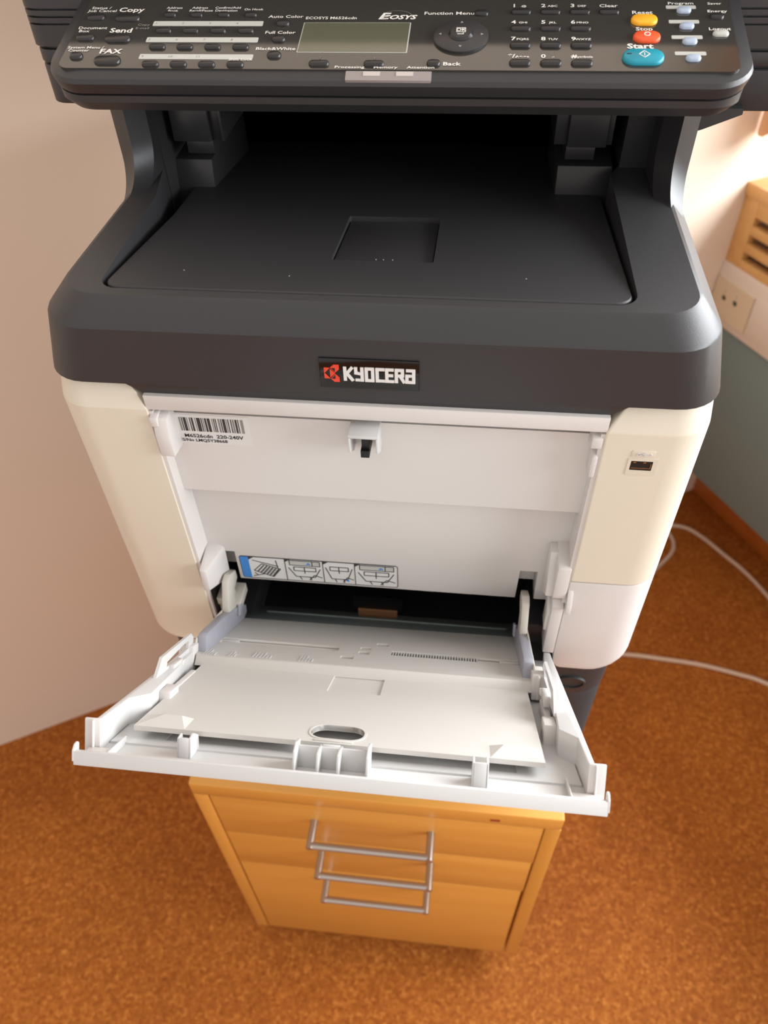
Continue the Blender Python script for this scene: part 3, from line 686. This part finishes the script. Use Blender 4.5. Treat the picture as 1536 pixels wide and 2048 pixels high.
# start / stop symbols
sy = MB()
for a, b in (((-0.0028, 0), (0, 0.0030)), ((0, 0.0030), (0.0028, 0)), ((0.0028, 0), (0, -0.0030)), ((0, -0.0030), (-0.0028, 0)), ((0, 0.0014), (0, -0.0014))):
    L = math.hypot(b[0] - a[0], b[1] - a[1]); nx, nu = -(b[1] - a[1]) / L * 0.0002, (b[0] - a[0]) / L * 0.0002
    q = [(a[0] + nx, a[1] + nu), (a[0] - nx, a[1] - nu), (b[0] - nx, b[1] - nu), (b[0] + nx, b[1] + nu)]
    sy.loft([[(0.1395 + p[0], 0.0136 + p[1], hh) for p in q] for hh in (0.002, 0.0030)])
part('start_symbol', sy, 'print_white', cp, PN)
flat(0.1303, 0.1328, 0.0136, 0.0143, 'key', 'start_lamp', 0.0030, 0.0002)
sy = MB().holed([(0.1422 + 0.0018 * math.cos(k * math.pi / 8), 0.0326 + 0.0018 * math.sin(k * math.pi / 8)) for k in range(16)], [[(0.1422 + 0.0013 * math.cos(k * math.pi / 8), 0.0326 + 0.0013 * math.sin(k * math.pi / 8)) for k in range(16)]], 0.002, 0.0028)
part('stop_symbol', sy, 'print_white', cp, PN)
# lettering
PH = P3(0.00085)
def lab(b, x, u, s, bold=0.0, m='print_white', al='CENTER', sx=1.15, shear=0.0): text(b, s, cp, PH, x, u, m, al, bold, sx, shear)
lab('Copy', -0.1595, 0.0600, 0.0062, 0.00015); lab('Send', -0.1602, 0.0384, 0.0062, 0.00015); lab('FAX', -0.1610, 0.0174, 0.0062, 0.00018)
lab('Status /', -0.1790, 0.0622, 0.0036, 0.00004); lab('Job Cancel', -0.1775, 0.0590, 0.0036, 0.00004)
lab('Document', -0.1785, 0.0410, 0.0036, 0.00004); lab('Box', -0.1830, 0.0378, 0.0036, 0.00004)
lab('System Menu /', -0.1770, 0.0212, 0.0032, 0.00004); lab('Counter', -0.1805, 0.0184, 0.0032, 0.00004)
lab('Copy', -0.1478, 0.0444, 0.0030, 0, 'print_grey'); lab('E-mail', -0.1478, 0.0408, 0.0030, 0, 'print_grey')
lab('Address', -0.1330, 0.0622, 0.0031, 0.00003, sx=0.95); lab('Book', -0.1335, 0.0592, 0.0031, 0.00003, sx=0.95)
lab('Address', -0.1172, 0.0622, 0.0031, 0.00003, sx=0.95); lab('Recall/Pause', -0.1160, 0.0592, 0.0031, 0.00003, sx=0.95)
lab('Confirm/Add', -0.1000, 0.0622, 0.0031, 0.00003, sx=0.95); lab('Destination', -0.1005, 0.0592, 0.0031, 0.00003, sx=0.95)
lab('On Hook', -0.0840, 0.0604, 0.0031, 0.00003, sx=0.95); lab('Shift Lock', -0.0825, 0.0103, 0.0030, 0.00004)
for r_, u in enumerate((0.0459, 0.0294, 0.0128)):
    for c_ in range(4):
        if not (r_ == 2 and c_ == 3): lab(str(r_ * 4 + c_ + 1), -0.1405 + c_ * 0.0164, u, 0.0026, 0, 'ink_grey')
lab('Auto Color', -0.0632, 0.0528, 0.0038, 0.00005); lab('Full Color', -0.0640, 0.0366, 0.0038, 0.00005); lab('Black&White', -0.0640, 0.0206, 0.0038, 0.00005)
lab('ECOSYS M6526cdn', -0.0360, 0.0513, 0.0036, 0.00005, sx=1.05)
lab('E', -0.0060, 0.0530, 0.0088, 0.0003, shear=0.35); lab('COSYS', 0.0030, 0.0520, 0.0058, 0.0002, shear=0.3)
arc = MB()
ap = [(0.0022 + 0.0090 * math.cos(t), 0.0530 + 0.0058 * math.sin(t)) for t in [math.radians(140 - 12 * k) for k in range(15)]]
for a, b in zip(ap, ap[1:]):
    arc.add([(a[0], a[1], 0.0009), (b[0], b[1], 0.0009), (b[0] * 0.97 + 0.0022 * 0.03, b[1] * 0.97 + 0.0530 * 0.03, 0.0009), (a[0] * 0.97 + 0.0022 * 0.03, a[1] * 0.97 + 0.0530 * 0.03, 0.0009)], [(0, 1, 2, 3)])
part('logo_arc', arc, 'print_grey', cp, PN)
lab('Function Menu', 0.0325, 0.0560, 0.0042, 0.00006); lab('Back', 0.0366, 0.0070, 0.0044, 0.00008)
for b, x in (('Processing', -0.0195), ('Memory', 0.0005), ('Attention', 0.0200)): lab(b, x, 0.0036, 0.0030, 0.00004, sx=1.3)
text('OK', 0.0038, cp, P3(0.0042), 0.0404, 0.0336, 'print_white', 'CENTER', 0.0001)
bxo = MB().holed([(0.0378, 0.0316), (0.0430, 0.0316), (0.0430, 0.0358), (0.0378, 0.0358)], [[(0.0381, 0.0319), (0.0427, 0.0319), (0.0427, 0.0355), (0.0381, 0.0355)]], 0.0030, 0.0042)
bxo.holed([(0.0384, 0.0296), (0.0420, 0.0296), (0.0420, 0.0310), (0.0416, 0.0310), (0.0416, 0.0300), (0.0384, 0.0300)], [], 0.0030, 0.0042)
part('ok_outline', bxo, 'print_white', cp, PN)
for i, row in enumerate(((('1', '.@'), ('2', 'ABC'), ('3', 'DEF')), (('4', 'GHI'), ('5', 'JKL'), ('6', 'MNO')), (('7', 'PQRS'), ('8', 'TUV'), ('9', 'WXYZ')), (('*/.', 'A<->a'), ('0', '.-'), ('#', 'Symbols')))):
    for x, (b, s_) in zip(KX, row):
        u = KU[i] + 0.0063
        lab(b, x - 0.0040, u, 0.0046, 0.0001); lab(s_, x + 0.0012, u - 0.0004, 0.0025, 0.00004)
lab('Clear', 0.1228, 0.0634, 0.0040, 0.00006); lab('Reset', 0.1412, 0.0566, 0.0044, 0.00008); lab('Stop', 0.1414, 0.0404, 0.0044, 0.00008); lab('Start', 0.1382, 0.0240, 0.0062, 0.0002)
lab('Program', 0.1630, 0.0658, 0.0036, 0.00005); lab('Energy', 0.1822, 0.0578, 0.0034, 0.00005); lab('Saver', 0.1815, 0.0655, 0.0030, 0.00004); lab('Logout', 0.1818, 0.0405, 0.0036, 0.00006)
# status light window on the front bezel
lbv = MB().loft([[(x, u, h_) for x, u in rrect(-0.0212, 0.0262, -0.0046, 0.0012, 0.0004, 2)] for h_ in (-0.004, 0.0002)])
def LBX(p):                                   # slopes with the bezel
    return PN((p[0], p[1], p[2] - max(0.0, 0.0012 - p[1]) * 0.28))
part('status_light_window', lbv, 'led_bar', cp, LBX)
for xx in (-0.0115, 0.0068): part('status_light', MB().box(xx, xx + 0.0094, -0.0020, 0.0006, -0.003, 0.0005), 'led', cp, LBX)

# ------------------------------------------------------------------ multipurpose tray (open)
ty = MB().box(-0.1372, 0.1372, 0.0, 0.2465, 0.0, 0.0030)
ty.box(-0.1372, 0.1372, 0.2445, 0.2470, 0.0, 0.0078)
TY = part('multipurpose_tray', ty, 'white_gloss', PR, TR, bevel=0.0004, label='white fold-down tray cover')
def tp(name, mb, matn, bevel=0.0004, label=None, seg=2, smooth=35): return part(name, mb, matn, TY, TR, bevel, seg, smooth, label=label)
tp('floor_step', MB().holed([(-0.128, 0.040), (0.128, 0.040), (0.128, 0.2235), (-0.128, 0.2235)], [[(-0.10, 0.10), (0.095, 0.10), (0.095, 0.2160), (-0.10, 0.2160)]], 0.0025, 0.0042), 'white_gloss', 0)
for sgn in (-1, 1):
    f = lambda pts: [(sgn * x, u) for x, u in pts]
    wl_ = f([(0.1318, 0.035), (0.1322, 0.2320), (0.1290, 0.2320), (0.1285, 0.199), (0.1195, 0.1885), (0.1215, 0.150), (0.1245, 0.110), (0.1250, 0.060), (0.1270, 0.035)])
    tp('side_wall', MB().holed(wl_, [], 0.002, 0.0200), 'white_gloss', 0.0006)
    tp('side_pocket', MB().box(*sorted((sgn * 0.1130, sgn * 0.1205)), 0.1600, 0.1750, 0.002, 0.0165).box(*sorted((sgn * 0.1160, sgn * 0.1200)), 0.120, 0.160, 0.004, 0.013), 'white', 0.001)
    po = MB().box(*sorted((sgn * 0.1290, sgn * 0.1378)), 0.2318, 0.2336, 0.002, 0.0205)
    po.box(*sorted((sgn * 0.1322, sgn * 0.1332)), 0.2330, 0.2352, 0.002, 0.0200)
    tp('corner_post', po, 'white', 0.0006)
    tp('corner_pad', MB().box(*sorted((sgn * 0.1200, sgn * 0.1345)), 0.2340, 0.2448, 0.0028, 0.0050), 'white', 0.0003)
    tp('corner_rib', MB().box(*sorted((sgn * 0.1195, sgn * 0.1205)), 0.2215, 0.2450, 0.0028, 0.0072), 'white_gloss', 0.0003)
    hk_ = MB().prism([(0.2415, 0.002), (0.2470, 0.002), (0.2470, 0.0080), (0.2450, 0.0106), (0.2425, 0.0112), (0.2415, 0.0100)], 0, *sorted((sgn * 0.1366, sgn * 0.1380)))
    tp('end_hook', hk_, 'white_gloss', 0.0003)
    lo = [(0.1640, 0.018), (0.1630, 0.0205), (0.1534, 0.0308), (0.101, 0.0325), (0.0965, 0.0285), (0.0965, 0.018)]
    li = [(0.1460, 0.0220), (0.1450, 0.0252), (0.1150, 0.0285), (0.1060, 0.0285), (0.1060, 0.0232)]
    tp('link_plate', MB().holed(lo, [li], *((-0.1290, -0.1270) if sgn < 0 else (0.1195, 0.1215)), ax=0), 'white_gloss', 0.0004)
    dx = 0.0 if sgn < 0 else -0.0075
    tp('link_pin', MB().box(*sorted((sgn * 0.1225 + dx, sgn * 0.1275 + dx)), 0.1235, 0.1290, 0.0175, 0.0215).box(*sorted((sgn * 0.1235 + dx, sgn * 0.1275 + dx)), 0.1260, 0.1420, 0.0150, 0.0225), 'white', 0.0005)
# extension plate
fh = rrect(-0.0192, 0.0108, 0.1935, 0.2125, 0.0085, 6)
rr_ = rrect(-0.0225, 0.0125, 0.1050, 0.1368, 0.0006, 2)
EX = tp('extension_plate', MB().holed([(-0.1172, 0.085), (0.1095, 0.085), (0.1095, 0.2178), (-0.1172, 0.2178)], [fh, rr_], 0.0092, 0.0120), 'tray_grey', 0)
part('extension_plate_recess', MB().box(-0.0228, 0.0128, 0.1047, 0.1371, 0.0090, 0.0108), 'tray_grey', TY, TR)
tp('finger_hole_rim', MB().holed(rrect(-0.0205, 0.0120, 0.1922, 0.2138, 0.0095, 6), [fh], 0.0090, 0.0124), 'tray_grey', 0)
tp('hinge_lip', MB().box(-0.0155, 0.0060, 0.2142, 0.2165, 0.0115, 0.0128), 'tray_grey', 0.0003)
for (xa, xb, ra, rb_) in ((-0.1172, -0.0880, -0.104, -0.094), (0.0800, 0.1095, 0.088, 0.098)):
    wv = [(xa, 0.2178, 0.0118), (xb, 0.2178, 0.0118), (xb, 0.2010, 0.0118), (xa, 0.2010, 0.0118), (ra, 0.2060, 0.0152), (rb_, 0.2060, 0.0152)]
    tp('corner_wedge', MB().add(wv, [(0, 3, 2, 1), (0, 1, 5, 4), (1, 2, 5), (2, 3, 4, 5), (3, 0, 4)]), 'tray_grey', 0, smooth=0)
# upper paper table with slots
slots = [rrect(-0.1170, -0.0267, 0.0555, 0.0680, 0.0008, 2), rrect(0.0126, 0.1090, 0.0560, 0.0670, 0.0008, 2),
         rrect(-0.0004, 0.0089, 0.0385, 0.0452, 0.0004, 1), rrect(-0.0114, -0.0031, 0.0520, 0.0582, 0.0004, 1), rrect(-0.0115, -0.0032, 0.0630, 0.0695, 0.0004, 1), rrect(-0.0228, -0.0131, 0.0775, 0.0838, 0.0004, 1)]
tp('paper_table', MB().holed([(-0.1245, -0.0060), (0.1125, -0.0110), (0.1130, 0.1010), (-0.1235, 0.1010)], slots, 0.0162, 0.0180), 'tray_grey', 0)
tp('slot_backing', MB().holed([(-0.1200, 0.030), (0.1120, 0.030), (0.1120, 0.0900), (-0.1200, 0.0900)], [[(0.0130, 0.0562), (0.0765, 0.0562), (0.0765, 0.0640), (0.0130, 0.0640)]], 0.0145, 0.0158), 'tray_grey', 0)
for k in range(32): part('rack_tooth', MB().box(0.0135 + k * 0.0020, 0.0144 + k * 0.0020, 0.0562, 0.0640, 0.0158, 0.0174), 'tray_grey', TY, TR)
tp('front_lip', MB().prism([(0.1005, 0.0180), (0.1020, 0.0176), (0.1055, 0.0112), (0.1040, 0.0106), (0.1000, 0.0160)], 0, -0.1228, 0.1125), 'tray_grey', 0.0003)
for (x0, x1, u1, n_) in ((-0.1185, -0.1105, 0.0885, 5), (-0.1000, -0.0960, 0.0885, 3), (-0.0835, -0.0710, 0.0855, 6), (-0.0500, -0.0410, 0.0850, 5)):   # embossed size marks near the lip
    g = MB()
    for k in range(n_):
        xx = x0 + (x1 - x0) * k / max(1, n_ - 1); L = 0.0120 if k < n_ * 0.55 else 0.0060
        g.loft([[(xx, u1 + 0.0125, z_), (xx + 0.0006, u1 + 0.0125, z_), (xx + 0.0006, u1 + 0.0125 - L, z_), (xx, u1 + 0.0125 - L, z_)] for z_ in (0.0175, 0.0185)])
    tp('embossed_mark', g, 'white_gloss', 0)
for sgn, xa, xb in ((-1, -0.1325, -0.1238), (1, 0.1120, 0.1205)):
    ec = MB().box(xa, xb, 0.0860, 0.1050, 0.0060, 0.0245); ec.box(*sorted((xa if sgn < 0 else xb, (xa if sgn < 0 else xb) + sgn * 0.0030)), 0.088, 0.1030, 0.0080, 0.0225)
    ec.box((xa + xb) / 2 - 0.0012, (xa + xb) / 2 + 0.0012, 0.1045, 0.1065, 0.0065, 0.0235)
    tp('end_cap', ec, 'white', 0.0010)
# violet-grey side guides
for sgn, xi, xo in ((-1, -0.1180, -0.1245), (1, 0.1065, 0.1135)):
    gl_ = [(0.0950, 0.0160), (0.0950, 0.0290), (0.0920, 0.0312), (0.058, 0.0330), (0.020, 0.0335), (-0.006, 0.0300), (-0.010, 0.0230), (-0.002, 0.0182), (0.030, 0.0180)]
    g = MB().prism(gl_, 0, *sorted((xi, xo))); g.box(*sorted((xi, xi - sgn * 0.0022)), 0.012, 0.020, 0.026, 0.0360)
    tp('paper_guide', g, 'violet', 0.0008, 'violet-grey paper side guide')
    tp('guide_slider', MB().box(*sorted((xi, xi - sgn * 0.014)), 0.0582, 0.0618, 0.0150, 0.0178), 'tray_grey', 0.0002)
# linking arms into the body
for sgn, xi, xo in ((-1, -0.1190, -0.1245), (1, 0.1075, 0.1132)):
    ar = [(0.005, 0.1275), (0.012, 0.1285), (0.024, 0.1200), (0.024, 0.1110), (0.012, 0.1080), (0.007, 0.0880), (-0.009, 0.0960), (-0.007, 0.1085)]
    part('link_arm', MB().prism(ar, 0, *sorted((xi, xo))), 'arm', PR, bevel=0.0010)
    tp('guide_backing', MB().prism([(0.000, 0.020), (0.090, 0.016), (0.100, 0.020), (0.096, 0.028), (0.060, 0.032), (0.020, 0.037), (-0.004, 0.036)], 0, *sorted((xo, xo + sgn * 0.0012))), 'arm', 0.0004)
# lift plate in the feed opening
lf = MB().holed([(-0.126, -0.0062), (0.113, -0.0112), (0.113, -0.056), (-0.126, -0.056)], [], 0.0160, 0.0176)
lf.holed(rrect(-0.108, 0.104, -0.0400, -0.0330, 0.0030, 4), [], 0.0176, 0.0188)
tp('lift_plate', lf, 'lift_metal', 0.0003)
# front catches
b1 = MB().box(-0.0860, -0.0792, 0.2320, 0.2336, 0.003, 0.0140)
b1.prism([(0.2200, 0.003), (0.2336, 0.003), (0.2336, 0.0140), (0.2290, 0.0155), (0.2220, 0.0120)], 0, -0.0800, -0.0785); b1.prism([(0.2230, 0.003), (0.2336, 0.003), (0.2336, 0.0140), (0.2290, 0.0150)], 0, -0.0862, -0.0850)
tp('front_catch', b1, 'white_gloss', 0.0003)
b2 = MB().box(0.0708, 0.0788, 0.2330, 0.2346, 0.003, 0.0160)
b2.prism([(0.2240, 0.003), (0.2346, 0.003), (0.2346, 0.0160), (0.2270, 0.0165)], 0, 0.0706, 0.0718); b2.prism([(0.2240, 0.003), (0.2346, 0.003), (0.2346, 0.0160), (0.2270, 0.0165)], 0, 0.0776, 0.0790)
tp('front_catch', b2, 'white_gloss', 0.0003)
lc = MB().box(-0.0220, 0.0168, 0.2290, 0.2306, 0.003, 0.0150)
for xx, tz in ((-0.0224, 0.0178), (-0.0100, 0.0156), (0.0008, 0.0156), (0.0160, 0.0188)):
    lc.prism([(0.2230, 0.003), (0.2400, 0.003), (0.2385, 0.0145), (0.2330, tz), (0.2260, tz - 0.001)], 0, xx, xx + 0.0015)
lc.box(-0.0085, 0.0008, 0.2260, 0.2290, 0.010, 0.0152)
tp('centre_latch', lc, 'white_gloss', 0.0003)

flush_text()
